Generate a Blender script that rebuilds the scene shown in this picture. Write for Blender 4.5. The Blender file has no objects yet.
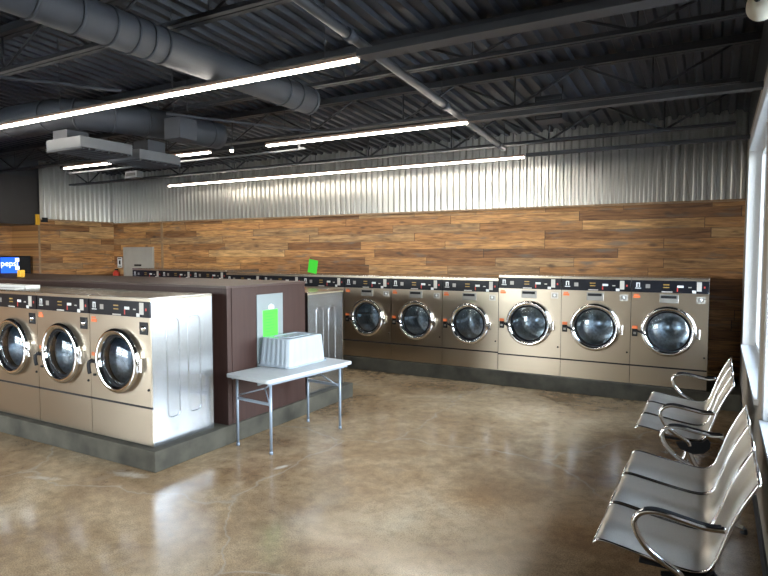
import bpy, bmesh, math, random
from mathutils import Vector, Matrix
random.seed(7)
S = bpy.context.scene
COL = S.collection

# ------------------------------------------------------------------ camera
CAM_H = 1.88
yaw, pit = math.radians(29.4), math.radians(3.28)
cam_d = bpy.data.cameras.new('camera'); cam = bpy.data.objects.new('camera', cam_d); COL.objects.link(cam)
cam_d.sensor_fit = 'HORIZONTAL'; cam_d.sensor_width = 36.0; cam_d.lens = 593.0 / 768.0 * 36.0
cam_d.clip_start = 0.02; cam_d.clip_end = 300
cam.location = (0, 0, CAM_H)
cam.rotation_euler = (math.pi / 2 - pit, 0, yaw)
S.camera = cam

# ------------------------------------------------------------------ world and exposure
SKY_STRENGTH = 16.0
LAMP_STRENGTH = 22.0
w = bpy.data.worlds.new('daylight_sky'); S.world = w; w.use_nodes = True
nt = w.node_tree; nt.nodes.clear()
wo = nt.nodes.new('ShaderNodeOutputWorld'); bg = nt.nodes.new('ShaderNodeBackground')
tc = nt.nodes.new('ShaderNodeTexCoord'); sep = nt.nodes.new('ShaderNodeSeparateXYZ'); rp = nt.nodes.new('ShaderNodeValToRGB')
rp.color_ramp.elements[0].position = 0.46; rp.color_ramp.elements[0].color = (0.40, 0.33, 0.25, 1)
rp.color_ramp.elements[1].position = 0.52; rp.color_ramp.elements[1].color = (0.98, 0.97, 0.96, 1)
e = rp.color_ramp.elements.new(0.8); e.color = (0.62, 0.76, 1.0, 1)
mr = nt.nodes.new('ShaderNodeMapRange'); mr.inputs[1].default_value = -1; mr.inputs[2].default_value = 1
nt.links.new(tc.outputs['Generated'], sep.inputs[0]); nt.links.new(sep.outputs['Z'], mr.inputs[0])
nt.links.new(mr.outputs[0], rp.inputs[0]); nt.links.new(rp.outputs[0], bg.inputs[0]); nt.links.new(bg.outputs[0], wo.inputs[0])
bg.inputs[1].default_value = SKY_STRENGTH
S.view_settings.view_transform = 'Standard'; S.view_settings.look = 'None'
S.view_settings.exposure = 0.92; S.view_settings.gamma = 1.0; S.view_settings.use_curve_mapping = False
S.cycles.max_bounces = 10; S.cycles.diffuse_bounces = 4; S.cycles.glossy_bounces = 5
S.cycles.transmission_bounces = 8; S.cycles.transparent_max_bounces = 12
S.cycles.sample_clamp_indirect = 6.0
S.cycles.caustics_reflective = False; S.cycles.caustics_refractive = False
S.cycles.use_denoising = True

XR = 0.29        # right wall
YB = 9.25        # back wall
XL = -12.65      # left wall (upper part and stub)
XLL = -13.7      # far left wall
YF = -3.8        # storefront wall behind the camera
WIN = [(5.2, 8.29), (1.3, 4.55), (-2.9, 0.55)]    # right wall window openings (y)
FWIN = [(-8.9, -5.9), (-12.2, -9.2)]    # storefront openings (x)
SILL, HEAD = 0.78, 3.10

def portal(name, loc, rot, sx, sy):
    d = bpy.data.lights.new(name, 'AREA'); d.shape = 'RECTANGLE'; d.size = sx; d.size_y = sy
    d.cycles.is_portal = True
    o = bpy.data.objects.new(name, d); COL.objects.link(o); o.location = loc; o.rotation_euler = rot
for (a, b) in WIN:
    portal('window_portal', (XR + 0.20, (a + b) / 2, (SILL + HEAD) / 2), (0, math.pi / 2, 0), HEAD - SILL, b - a)
for (a, b) in FWIN:
    portal('storefront_portal', ((a + b) / 2, YF - 0.2, 1.6), (math.pi / 2, 0, 0), b - a, 3.0)

# ------------------------------------------------------------------ materials
def newmat(name):
    m = bpy.data.materials.new(name); m.use_nodes = True
    return m, m.node_tree, m.node_tree.nodes['Principled BSDF']
def P(name, col, rough=0.5, metal=0.0, noise=0.0, nscale=8.0, bump=0.0, spec=0.5, coat=0.0, stretch=None, rvar=0.0, detail=5):
    m, t, b = newmat(name)
    b.inputs['Base Color'].default_value = (*col, 1); b.inputs['Roughness'].default_value = rough
    b.inputs['Metallic'].default_value = metal; b.inputs['Specular IOR Level'].default_value = spec
    b.inputs['Coat Weight'].default_value = coat
    tcn = t.nodes.new('ShaderNodeTexCoord'); mp = t.nodes.new('ShaderNodeMapping')
    t.links.new(tcn.outputs['Object'], mp.inputs[0])
    if stretch: mp.inputs['Scale'].default_value = stretch
    nz = t.nodes.new('ShaderNodeTexNoise'); nz.inputs['Scale'].default_value = nscale; nz.inputs['Detail'].default_value = detail
    t.links.new(mp.outputs[0], nz.inputs['Vector'])
    rmp = t.nodes.new('ShaderNodeValToRGB')
    lo = tuple(c * (1 - noise) for c in col); hi = tuple(min(1, c * (1 + noise)) for c in col)
    rmp.color_ramp.elements[0].position = 0.3; rmp.color_ramp.elements[0].color = (*lo, 1)
    rmp.color_ramp.elements[1].position = 0.7; rmp.color_ramp.elements[1].color = (*hi, 1)
    t.links.new(nz.outputs['Fac'], rmp.inputs[0]); t.links.new(rmp.outputs[0], b.inputs['Base Color'])
    if rvar:
        r2 = t.nodes.new('ShaderNodeMapRange'); r2.inputs[3].default_value = rough - rvar; r2.inputs[4].default_value = rough + rvar
        t.links.new(nz.outputs['Fac'], r2.inputs[0]); t.links.new(r2.outputs[0], b.inputs['Roughness'])
    if bump:
        bp = t.nodes.new('ShaderNodeBump'); bp.inputs['Strength'].default_value = bump; bp.inputs['Distance'].default_value = 0.01
        t.links.new(nz.outputs['Fac'], bp.inputs['Height']); t.links.new(bp.outputs[0], b.inputs['Normal'])
    return m

def wood_mat(name, axis, tint=(1, 1, 1)):
    """reclaimed planks running along one axis; every plank has its own random colour and grain"""
    m, t, b = newmat(name); N = t.nodes; L = t.links
    def math_(op, a, bb=None, c=None):
        n = N.new('ShaderNodeMath'); n.operation = op
        for i, v in enumerate((a, bb, c)):
            if v is None: continue
            if isinstance(v, (int, float)): n.inputs[i].default_value = v
            else: L.new(v, n.inputs[i])
        return n.outputs[0]
    tcn = N.new('ShaderNodeTexCoord'); sp = N.new('ShaderNodeSeparateXYZ'); L.new(tcn.outputs['Object'], sp.inputs[0])
    u = sp.outputs[axis]; z = sp.outputs['Z']
    PH = 0.140
    zr = math_('DIVIDE', z, PH); row = math_('FLOOR', zr)
    wn = N.new('ShaderNodeTexWhiteNoise'); wn.noise_dimensions = '1D'; L.new(row, wn.inputs['W'])
    lenr = math_('MULTIPLY_ADD', wn.outputs['Value'], 1.2, 1.1)
    wn2 = N.new('ShaderNodeTexWhiteNoise'); wn2.noise_dimensions = '1D'; L.new(math_('ADD', row, 37.3), wn2.inputs['W'])
    us = math_('ADD', math_('DIVIDE', u, lenr), math_('MULTIPLY', wn2.outputs['Value'], 7.0))
    col = math_('FLOOR', us)
    cmb = N.new('ShaderNodeCombineXYZ'); L.new(row, cmb.inputs[0]); L.new(col, cmb.inputs[1])
    wn3 = N.new('ShaderNodeTexWhiteNoise'); wn3.noise_dimensions = '2D'; L.new(cmb.outputs[0], wn3.inputs['Vector'])
    r = N.new('ShaderNodeValToRGB'); L.new(wn3.outputs['Value'], r.inputs[0]); cr = r.color_ramp
    stops = [(0.0, (0.20, 0.095, 0.038)), (0.14, (0.29, 0.145, 0.058)), (0.34, (0.40, 0.205, 0.080)), (0.58, (0.48, 0.255, 0.100)),
             (0.78, (0.54, 0.310, 0.130)), (0.90, (0.34, 0.215, 0.115)), (1.0, (0.62, 0.40, 0.19))]
    cr.elements[0].position, cr.elements[0].color = stops[0][0], (*[c * k for c, k in zip(stops[0][1], tint)], 1)
    cr.elements[1].position, cr.elements[1].color = 1.0, (*[c * k for c, k in zip(stops[-1][1], tint)], 1)
    for p, c in stops[1:-1]:
        el = cr.elements.new(p); el.color = (*[a * k for a, k in zip(c, tint)], 1)
    # grain stretched along the plank, shifted per plank
    cv = N.new('ShaderNodeCombineXYZ')
    L.new(math_('ADD', math_('MULTIPLY', u, 1.6), math_('MULTIPLY', wn3.outputs['Value'], 50)), cv.inputs[0])
    L.new(math_('MULTIPLY', z, 15.0), cv.inputs[1]); L.new(math_('MULTIPLY', row, 3.7), cv.inputs[2])
    nz = N.new('ShaderNodeTexNoise'); nz.inputs['Scale'].default_value = 1.6; nz.inputs['Detail'].default_value = 8; nz.inputs['Roughness'].default_value = 0.65
    nz.inputs['Distortion'].default_value = 0.6
    L.new(cv.outputs[0], nz.inputs['Vector'])
    gr = N.new('ShaderNodeValToRGB'); L.new(nz.outputs['Fac'], gr.inputs[0])
    gr.color_ramp.elements[0].position = 0.32; gr.color_ramp.elements[0].color = (0.34, 0.28, 0.23, 1)
    gr.color_ramp.elements[1].position = 0.66; gr.color_ramp.elements[1].color = (1.30, 1.22, 1.08, 1)
    mx = N.new('ShaderNodeMix'); mx.data_type = 'RGBA'; mx.blend_type = 'MULTIPLY'; mx.inputs['Factor'].default_value = 1
    L.new(r.outputs[0], mx.inputs['A']); L.new(gr.outputs[0], mx.inputs['B'])
    # weathered grey patches and dark knots
    cv2 = N.new('ShaderNodeCombineXYZ')
    L.new(math_('ADD', math_('MULTIPLY', u, 1.3), math_('MULTIPLY', row, 9.1)), cv2.inputs[0])
    L.new(math_('MULTIPLY', z, 7.0), cv2.inputs[1])
    n2 = N.new('ShaderNodeTexNoise'); n2.inputs['Scale'].default_value = 1.5; n2.inputs['Detail'].default_value = 6; L.new(cv2.outputs[0], n2.inputs['Vector'])
    g2 = N.new('ShaderNodeValToRGB'); L.new(n2.outputs['Fac'], g2.inputs[0])
    g2.color_ramp.elements[0].position = 0.56; g2.color_ramp.elements[0].color = (0, 0, 0, 1)
    g2.color_ramp.elements[1].position = 0.70; g2.color_ramp.elements[1].color = (1, 1, 1, 1)
    mx2 = N.new('ShaderNodeMix'); mx2.data_type = 'RGBA'; mx2.inputs['B'].default_value = (0.15, 0.125, 0.10, 1)
    L.new(math_('MULTIPLY', g2.outputs[0], 0.72), mx2.inputs['Factor']); L.new(mx.outputs['Result'], mx2.inputs['A'])
    # round dark knots
    vk = N.new('ShaderNodeTexVoronoi'); vk.inputs['Scale'].default_value = 1.0; vk.inputs['Randomness'].default_value = 1.0
    cv3 = N.new('ShaderNodeCombineXYZ'); L.new(math_('MULTIPLY', u, 1.9), cv3.inputs[0]); L.new(math_('MULTIPLY', z, 4.6), cv3.inputs[1]); L.new(cv3.outputs[0], vk.inputs['Vector'])
    kn = N.new('ShaderNodeValToRGB'); L.new(math_('ADD', vk.outputs['Distance'], math_('MULTIPLY', nz.outputs['Fac'], 0.16)), kn.inputs[0])
    kn.color_ramp.elements[0].position = 0.13; kn.color_ramp.elements[0].color = (0.75, 0.75, 0.75, 1)
    kn.color_ramp.elements[1].position = 0.24; kn.color_ramp.elements[1].color = (0, 0, 0, 1)
    mxk = N.new('ShaderNodeMix'); mxk.data_type = 'RGBA'; mxk.inputs['B'].default_value = (0.075, 0.045, 0.028, 1)
    L.new(kn.outputs[0], mxk.inputs['Factor']); L.new(mx2.outputs['Result'], mxk.inputs['A']); mx2 = mxk
    # gaps
    fz = math_('FRACT', zr); gapz = math_('LESS_THAN', fz, 0.035)
    fu = math_('FRACT', us); gapu = math_('LESS_THAN', fu, 0.005)
    gap = math_('MAXIMUM', gapz, gapu)
    mx3 = N.new('ShaderNodeMix'); mx3.data_type = 'RGBA'; mx3.inputs['B'].default_value = (0.035, 0.02, 0.012, 1)
    L.new(math_('MULTIPLY', gap, 0.8), mx3.inputs['Factor']); L.new(mx2.outputs['Result'], mx3.inputs['A'])
    L.new(mx3.outputs['Result'], b.inputs['Base Color'])
    b.inputs['Roughness'].default_value = 0.55
    bp = N.new('ShaderNodeBump'); bp.inputs['Strength'].default_value = 0.35; bp.inputs['Distance'].default_value = 0.01
    L.new(math_('SUBTRACT', nz.outputs['Fac'], gap), bp.inputs['Height']); L.new(bp.outputs[0], b.inputs['Normal'])
    return m

def floor_mat():
    m, t, b = newmat('polished_stained_concrete'); N = t.nodes; L = t.links
    tcn = N.new('ShaderNodeTexCoord')
    def noise(sc, det, dist=0.0, rough=0.6):
        n = N.new('ShaderNodeTexNoise'); n.inputs['Scale'].default_value = sc; n.inputs['Detail'].default_value = det
        n.inputs['Distortion'].default_value = dist; n.inputs['Roughness'].default_value = rough
        L.new(tcn.outputs['Object'], n.inputs['Vector']); return n.outputs['Fac']
    def ramp(f, stops):
        r = N.new('ShaderNodeValToRGB'); L.new(f, r.inputs[0])
        r.color_ramp.elements[0].position = stops[0][0]; r.color_ramp.elements[0].color = (*stops[0][1], 1)
        r.color_ramp.elements[1].position = stops[-1][0]; r.color_ramp.elements[1].color = (*stops[-1][1], 1)
        for p, c in stops[1:-1]:
            r.color_ramp.elements.new(p).color = (*c, 1)
        return r.outputs[0]
    def mix(f, a, bb, mode='MIX'):
        n = N.new('ShaderNodeMix'); n.data_type = 'RGBA'; n.blend_type = mode
        if isinstance(f, float): n.inputs['Factor'].default_value = f
        else: L.new(f, n.inputs['Factor'])
        L.new(a, n.inputs['A'])
        if isinstance(bb, tuple): n.inputs['B'].default_value = (*bb, 1)
        else: L.new(bb, n.inputs['B'])
        return n.outputs['Result']
    base = ramp(noise(0.9, 7, 0.5), [(0.32, (0.170, 0.100, 0.048)), (0.45, (0.270, 0.180, 0.098)), (0.58, (0.355, 0.255, 0.150)), (0.74, (0.45, 0.36, 0.24))])
    mott = ramp(noise(9, 9, 0.3, 0.72), [(0.30, (0.62, 0.60, 0.58)), (0.55, (1.0, 1.0, 1.0)), (0.75, (1.25, 1.24, 1.2))])
    c = mix(1.0, base, mott, 'MULTIPLY')
    grit = ramp(noise(110, 3, 0, 0.6), [(0.33, (0.58, 0.56, 0.54)), (0.5, (1, 1, 1)), (0.70, (1.3, 1.3, 1.3))])
    c = mix(1.0, c, grit, 'MULTIPLY')
    # hairline cracks
    mp = N.new('ShaderNodeMapping'); mp.inputs['Rotation'].default_value = (0, 0, 0.5)
    L.new(tcn.outputs['Object'], mp.inputs[0])
    vo = N.new('ShaderNodeTexVoronoi'); vo.feature = 'DISTANCE_TO_EDGE'; vo.inputs['Scale'].default_value = 0.42
    wob = N.new('ShaderNodeTexNoise'); wob.inputs['Scale'].default_value = 2.0; wob.inputs['Detail'].default_value = 5; L.new(tcn.outputs['Object'], wob.inputs['Vector'])
    va = N.new('ShaderNodeVectorMath'); va.operation = 'MULTIPLY_ADD'; va.inputs[1].default_value = (0.5, 0.5, 0)
    L.new(wob.outputs['Color'], va.inputs[0]); L.new(mp.outputs[0], va.inputs[2]); L.new(va.outputs[0], vo.inputs['Vector'])
    cr = ramp(vo.outputs['Distance'], [(0.0, (0.45, 0.45, 0.45)), (0.006, (0, 0, 0))])
    c = mix(cr, c, (0.36, 0.32, 0.26))
    # pale worn scuffs
    sc = ramp(noise(1.9, 8, 0.7, 0.6), [(0.60, (0, 0, 0)), (0.82, (0.22, 0.22, 0.22))])
    c = mix(sc, c, (0.42, 0.37, 0.30))
    # two pale worn smears in the concrete beside the island
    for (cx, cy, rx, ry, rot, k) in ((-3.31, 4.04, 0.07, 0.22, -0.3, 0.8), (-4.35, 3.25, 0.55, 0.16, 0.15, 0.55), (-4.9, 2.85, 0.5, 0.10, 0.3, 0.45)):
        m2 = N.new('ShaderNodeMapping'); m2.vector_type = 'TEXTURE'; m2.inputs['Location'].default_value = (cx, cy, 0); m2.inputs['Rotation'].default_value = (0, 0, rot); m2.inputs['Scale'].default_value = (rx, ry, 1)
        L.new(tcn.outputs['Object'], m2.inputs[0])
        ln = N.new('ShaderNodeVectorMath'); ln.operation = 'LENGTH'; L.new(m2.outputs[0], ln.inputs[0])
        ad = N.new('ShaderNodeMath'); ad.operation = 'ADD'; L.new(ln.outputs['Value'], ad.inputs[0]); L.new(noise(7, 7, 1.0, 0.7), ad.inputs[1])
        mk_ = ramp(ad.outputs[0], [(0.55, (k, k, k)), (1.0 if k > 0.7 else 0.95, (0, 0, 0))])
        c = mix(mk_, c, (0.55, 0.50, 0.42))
    L.new(c, b.inputs['Base Color'])
    rr = N.new('ShaderNodeMapRange'); rr.inputs[1].default_value = 0.3; rr.inputs[2].default_value = 0.7
    rr.inputs[3].default_value = 0.10; rr.inputs[4].default_value = 0.27
    L.new(noise(2.2, 6, 0.3), rr.inputs[0]); L.new(rr.outputs[0], b.inputs['Roughness'])
    b.inputs['Specular IOR Level'].default_value = 0.75
    bp = N.new('ShaderNodeBump'); bp.inputs['Strength'].default_value = 0.06; bp.inputs['Distance'].default_value = 0.01
    L.new(noise(14, 4), bp.inputs['Height']); L.new(bp.outputs[0], b.inputs['Normal'])
    return m

def pane_mat():
    m = bpy.data.materials.new('window_glass'); m.use_nodes = True; t = m.node_tree; t.nodes.clear()
    o = t.nodes.new('ShaderNodeOutputMaterial'); mx = t.nodes.new('ShaderNodeMixShader'); tr = t.nodes.new('ShaderNodeBsdfTransparent')
    gl = t.nodes.new('ShaderNodeBsdfGlossy'); gl.inputs['Roughness'].default_value = 0.02
    fr = t.nodes.new('ShaderNodeFresnel'); fr.inputs[0].default_value = 1.35
    tr.inputs[0].default_value = (0.93, 0.96, 0.96, 1)
    t.links.new(fr.outputs[0], mx.inputs[0]); t.links.new(tr.outputs[0], mx.inputs[1]); t.links.new(gl.outputs[0], mx.inputs[2]); t.links.new(mx.outputs[0], o.inputs[0])
    return m
def emis(name, col, s):
    m, t, b = newmat(name); b.inputs['Base Color'].default_value = (*col, 1)
    b.inputs['Emission Color'].default_value = (*col, 1); b.inputs['Emission Strength'].default_value = s
    return m
def door_glass_mat():
    m = bpy.data.materials.new('tinted_door_glass'); m.use_nodes = True; t = m.node_tree; t.nodes.clear()
    o = t.nodes.new('ShaderNodeOutputMaterial'); mx = t.nodes.new('ShaderNodeMixShader'); tr = t.nodes.new('ShaderNodeBsdfTransparent')
    gl = t.nodes.new('ShaderNodeBsdfGlossy'); gl.inputs['Roughness'].default_value = 0.04
    gl.inputs[0].default_value = (0.92, 0.97, 1.0, 1)
    lw = t.nodes.new('ShaderNodeLayerWeight'); lw.inputs[0].default_value = 0.28
    mr_ = t.nodes.new('ShaderNodeMapRange'); mr_.inputs[3].default_value = 0.05; mr_.inputs[4].default_value = 0.6
    t.links.new(lw.outputs['Fresnel'], mr_.inputs[0])
    tr.inputs[0].default_value = (0.78, 0.85, 0.90, 1)
    t.links.new(mr_.outputs[0], mx.inputs[0]); t.links.new(tr.outputs[0], mx.inputs[1]); t.links.new(gl.outputs[0], mx.inputs[2]); t.links.new(mx.outputs[0], o.inputs[0])
    return m
def tub_mat():
    m = bpy.data.materials.new('translucent_white_plastic'); m.use_nodes = True; t = m.node_tree; t.nodes.clear()
    o = t.nodes.new('ShaderNodeOutputMaterial'); mx = t.nodes.new('ShaderNodeMixShader'); tr = t.nodes.new('ShaderNodeBsdfTransparent')
    pb = t.nodes.new('ShaderNodeBsdfPrincipled'); pb.inputs['Base Color'].default_value = (0.46, 0.54, 0.61, 1); pb.inputs['Roughness'].default_value = 0.22
    tcn = t.nodes.new('ShaderNodeTexCoord'); nz = t.nodes.new('ShaderNodeTexNoise'); nz.inputs['Scale'].default_value = 9; t.links.new(tcn.outputs['Object'], nz.inputs['Vector'])
    mr_ = t.nodes.new('ShaderNodeMapRange'); mr_.inputs[3].default_value = 0.46; mr_.inputs[4].default_value = 0.52; t.links.new(nz.outputs['Fac'], mr_.inputs[0])
    t.links.new(mr_.outputs[0], mx.inputs[0]); t.links.new(tr.outputs[0], mx.inputs[1]); t.links.new(pb.outputs[0], mx.inputs[2]); t.links.new(mx.outputs[0], o.inputs[0])
    return m

M = dict(
    floor=floor_mat(),
    wood=wood_mat('reclaimed_wood_back', 'X'), wood_y=wood_mat('reclaimed_wood_side', 'Y'),
    galv=P('galvanised_corrugated_steel', (0.46, 0.45, 0.42), 0.28, 1.0, 0.03, 0.6),
    galv_side=P('galvanised_side_panel', (0.44, 0.465, 0.49), 0.24, 1.0, 0.03, 1.2, detail=0),
    steel=P('brushed_stainless', (0.46, 0.395, 0.31), 0.28, 1.0, 0.02, 1.0, detail=0),
    steel_top=P('stainless_lid', (0.50, 0.47, 0.42), 0.25, 1.0, 0.03, 1.0, detail=0),
    seat=P('perforated_steel', (0.60, 0.575, 0.53), 0.42, 1.0, 0.10, 220),
    chrome=P('polished_chrome', (0.80, 0.80, 0.80), 0.08, 1.0),
    drum=P('drum_steel', (0.56, 0.61, 0.66), 0.30, 1.0, 0.3, 30),
    rubber=P('black_rubber', (0.012, 0.012, 0.014), 0.6, spec=0.2),
    blackp=P('black_plastic', (0.010, 0.011, 0.013), 0.45, spec=0.25),
    fascia=P('glossy_black_fascia', (0.007, 0.008, 0.012), 0.3, 0, 0.2, 14, spec=0.25),
    greyp=P('grey_plate', (0.30, 0.29, 0.27), 0.4, 0.6),
    greypale=P('pale_grey_slot', (0.50, 0.48, 0.44), 0.4, 0.2),
    whitem=P('white_marking', (0.68, 0.70, 0.70), 0.5),
    redm=P('red_marking', (0.50, 0.05, 0.04), 0.5),
    orange=P('orange_sticker', (0.72, 0.17, 0.05), 0.5),
    amber=P('amber_display', (0.35, 0.22, 0.05), 0.4),
    concrete=P('cast_concrete_curb', (0.046, 0.042, 0.031), 0.75, 0, 0.5, 4, bump=0.3, spec=0.3),
    laminate=P('dark_brown_laminate', (0.036, 0.018, 0.015), 0.45, 0, 0.12, 6, spec=0.3, stretch=(6, 6, 0.5)),
    laminate_top=P('dark_brown_cap', (0.05, 0.03, 0.025), 0.4, 0, 0.05, 6),
    deck=P('black_painted_deck', (0.008, 0.011, 0.017), 0.55, 0.0, 0.2, 3),
    joist=P('black_painted_steel', (0.007, 0.008, 0.011), 0.55, 0.0, 0.15, 3),
    strut=P('dark_grey_strut', (0.026, 0.026, 0.028), 0.5, 0.0, 0.15, 3),
    duct=P('dark_painted_duct', (0.032, 0.035, 0.042), 0.65, 0.0, 0.12, 4),
    diffuser=P('grey_painted_diffuser', (0.10, 0.105, 0.11), 0.6, 0, 0.08, 4),
    lamp=emis('led_diffuser', (1.0, 0.93, 0.82), LAMP_STRENGTH),
    housing=P('lamp_housing', (0.30, 0.20, 0.15), 0.4, 0.2),
    paint=P('beige_wall_paint', (0.55, 0.49, 0.42), 0.7, 0, 0.05, 6, bump=0.05),
    paint_dark=P('black_wall_paint', (0.020, 0.022, 0.026), 0.6, 0, 0.1, 4),
    white=P('white_trim_paint', (0.80, 0.81, 0.82), 0.4, 0, 0.03, 5),
    base=P('dark_vinyl_baseboard', (0.018, 0.022, 0.028), 0.45),
    pane=pane_mat(), dglass=door_glass_mat(), tub=tub_mat(),
    table=P('light_grey_table_plastic', (0.36, 0.38, 0.395), 0.5, 0, 0.04, 20, bump=0.05),
    tleg=P('blue_grey_table_leg', (0.23, 0.275, 0.33), 0.35, 0.2, 0.05, 8),
    coverp=P('grey_metal_cover', (0.20, 0.235, 0.25), 0.4, 0.2, 0.04, 6),
    green=P('neon_green_paper', (0.05, 0.72, 0.03), 0.6),
    greenink=P('dark_green_ink', (0.02, 0.30, 0.03), 0.7),
    beigem=P('beige_grey_metal', (0.36, 0.34, 0.30), 0.5, 0, 0.05, 5),
    woodtrim=P('wood_trim', (0.30, 0.19, 0.10), 0.5, 0, 0.2, 12),
    creamreflect=P('cream_wood_reflection', (0.66, 0.55, 0.36), 0.5),  # wood's reflection in steel, painted as a cream tone
    yellow=P('yellow_plastic', (0.80, 0.42, 0.02), 0.5), red=P('red_enamel', (0.55, 0.05, 0.03), 0.3),
    ivory=P('ivory_plastic', (0.62, 0.58, 0.47), 0.4),
    asphalt=P('pale_parking_concrete', (0.36, 0.34, 0.31), 0.8, 0, 0.15, 2),
    screen=emis('blue_backlit_panel', (0.01, 0.09, 0.65), 0.9), screenw=emis('white_backlit_mark', (0.75, 0.85, 1.0), 1.0),
    soffit=P('dark_soffit_paint', (0.018, 0.015, 0.015), 0.4, 0, 0.1, 4),
    tile=P('white_tray', (0.70, 0.70, 0.68), 0.4),
)

# ------------------------------------------------------------------ mesh helpers
def box(bm, x0, x1, y0, y1, z0, z1, mat=None):
    vs = [bm.verts.new(Vector(p)) for p in ((x0, y0, z0), (x1, y0, z0), (x1, y1, z0), (x0, y1, z0), (x0, y0, z1), (x1, y0, z1), (x1, y1, z1), (x0, y1, z1))]
    if mat is not None:
        for v in vs: v.co = mat @ v.co
    for f in ((3, 2, 1, 0), (4, 5, 6, 7), (0, 1, 5, 4), (1, 2, 6, 5), (2, 3, 7, 6), (3, 0, 4, 7)):
        bm.faces.new([vs[i] for i in f])
    return vs
def frame_of(d):
    d = d.normalized(); a = Vector((0, 0, 1)) if abs(d.z) < 0.9 else Vector((1, 0, 0))
    u = d.cross(a).normalized(); return u, d.cross(u).normalized()
def tube(bm, pts, r, n=10, closed=False, cap=True):
    pts = [Vector(p) for p in pts]; k = len(pts); rings = []
    u = None
    for i, p in enumerate(pts):
        if closed: d = pts[(i + 1) % k] - pts[i - 1]
        else: d = pts[min(i + 1, k - 1)] - pts[max(i - 1, 0)]
        d.normalize()
        if u is None: u, v = frame_of(d)
        else:
            u = (u - d * u.dot(d)).normalized(); v = d.cross(u)
        rr = r[i] if isinstance(r, (list, tuple)) else r
        rings.append([bm.verts.new(p + u * math.cos(2 * math.pi * j / n) * rr + v * math.sin(2 * math.pi * j / n) * rr) for j in range(n)])
    m_ = k if closed else k - 1
    for i in range(m_):
        a, b = rings[i], rings[(i + 1) % k]
        for j in range(n):
            f = bm.faces.new((a[j], a[(j + 1) % n], b[(j + 1) % n], b[j])); f.smooth = True
    if cap and not closed:
        bm.faces.new(list(reversed(rings[0]))); bm.faces.new(rings[-1])
def smooth_path(pts, sub=6):
    pts = [Vector(p) for p in pts]; out = []
    for i in range(len(pts) - 1):
        p0, p1, p2, p3 = pts[max(i - 1, 0)], pts[i], pts[i + 1], pts[min(i + 2, len(pts) - 1)]
        for s in range(sub):
            t = s / sub
            out.append(0.5 * ((2 * p1) + (p2 - p0) * t + (2 * p0 - 5 * p1 + 4 * p2 - p3) * t * t + (3 * p1 - p0 - 3 * p2 + p3) * t ** 3))
    out.append(pts[-1]); return out
def lathe_y(bm, cx, cz, prof, n=48, close=False):
    """profile of (radius, y) turned about the axis parallel to Y through (cx, cz)"""
    rings = []
    for (r, y) in prof:
        if r < 1e-6: rings.append([bm.verts.new((cx, y, cz))])
        else: rings.append([bm.verts.new((cx + r * math.cos(2 * math.pi * j / n), y, cz + r * math.sin(2 * math.pi * j / n))) for j in range(n)])
    seq = list(zip(rings[:-1], rings[1:]))
    if close: seq.append((rings[-1], rings[0]))
    for a, b in seq:
        for j in range(n):
            j2 = (j + 1) % n
            if len(a) == 1: f = bm.faces.new((a[0], b[j2], b[j]))
            elif len(b) == 1: f = bm.faces.new((a[j], a[j2], b[0]))
            else: f = bm.faces.new((a[j], a[j2], b[j2], b[j]))
            f.smooth = True
def sheet(bm, prof, y0, y1, th, ny=2):
    """a bent sheet: profile of (x, z) swept along y, with thickness"""
    n = len(prof); up = []; lo = []
    for i, (x, z) in enumerate(prof):
        a = Vector(prof[max(i - 1, 0)]); b = Vector(prof[min(i + 1, n - 1)]); d = (b - a).normalized(); nn = Vector((d.y, -d.x))
        up.append((x, z)); lo.append((x + nn.x * th, z + nn.y * th))
    loop = up + lo[::-1]; A = [bm.verts.new((x, y0, z)) for x, z in loop]; B = [bm.verts.new((x, y1, z)) for x, z in loop]
    k = len(loop)
    for i in range(k):
        f = bm.faces.new((A[i], A[(i + 1) % k], B[(i + 1) % k], B[i]));
        if i != n - 1 and i != k - 1: f.smooth = True
    for i in range(n - 1):
        bm.faces.new((A[i + 1], A[i], A[k - 1 - i], A[k - 2 - i])); bm.faces.new((B[i], B[i + 1], B[k - 2 - i], B[k - 1 - i]))
def obj(name, bm, mat, parent=None, label=None, kind=None, bevel=0.0, loc=None):
    bmesh.ops.recalc_face_normals(bm, faces=bm.faces)
    me = bpy.data.meshes.new(name); bm.to_mesh(me); bm.free()
    o = bpy.data.objects.new(name, me); COL.objects.link(o)
    o.data.materials.append(M[mat] if isinstance(mat, str) else mat)
    if parent: o.parent = parent
    if label: o['label'] = label
    if kind: o['kind'] = kind
    if loc: o.location = loc
    if bevel:
        b = o.modifiers.new('bevel', 'BEVEL'); b.width = bevel; b.segments = 2; b.limit_method = 'ANGLE'; b.angle_limit = 0.6
    return o
def B(*boxes):
    bm = bmesh.new()
    for b in boxes: box(bm, *b)
    return bm
def thing(name, label, cat, loc=(0, 0, 0), rotz=0, group=None):
    o = bpy.data.objects.new(name, None); COL.objects.link(o); o.location = loc; o.rotation_euler = (0, 0, rotz)
    o.empty_display_size = 0.1
    o['label'] = label; o['category'] = cat
    if group: o['group'] = group
    return o
def tag(o, label, cat, group=None):
    o['label'] = label; o['category'] = cat
    if group: o['group'] = group
    return o
def struct(name, bm, mat, parent=None, bevel=0):
    o = obj(name, bm, mat, parent, bevel=bevel)
    if not parent: o['kind'] = 'structure'
    return o
def dup(root, loc, rotz=None, label=None, group=None):
    r = root.copy(); COL.objects.link(r); r.location = loc
    if rotz is not None: r.rotation_euler = (0, 0, rotz)
    if label: r['label'] = label
    if group: r['group'] = group
    for ch in list(root.children):
        c = ch.copy(); COL.objects.link(c); c.parent = r
        for g in list(ch.children):
            d = g.copy(); COL.objects.link(d); d.parent = c
    return r

def deck_z(y): return 3.74 + (YB - y) * 0.058

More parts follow.
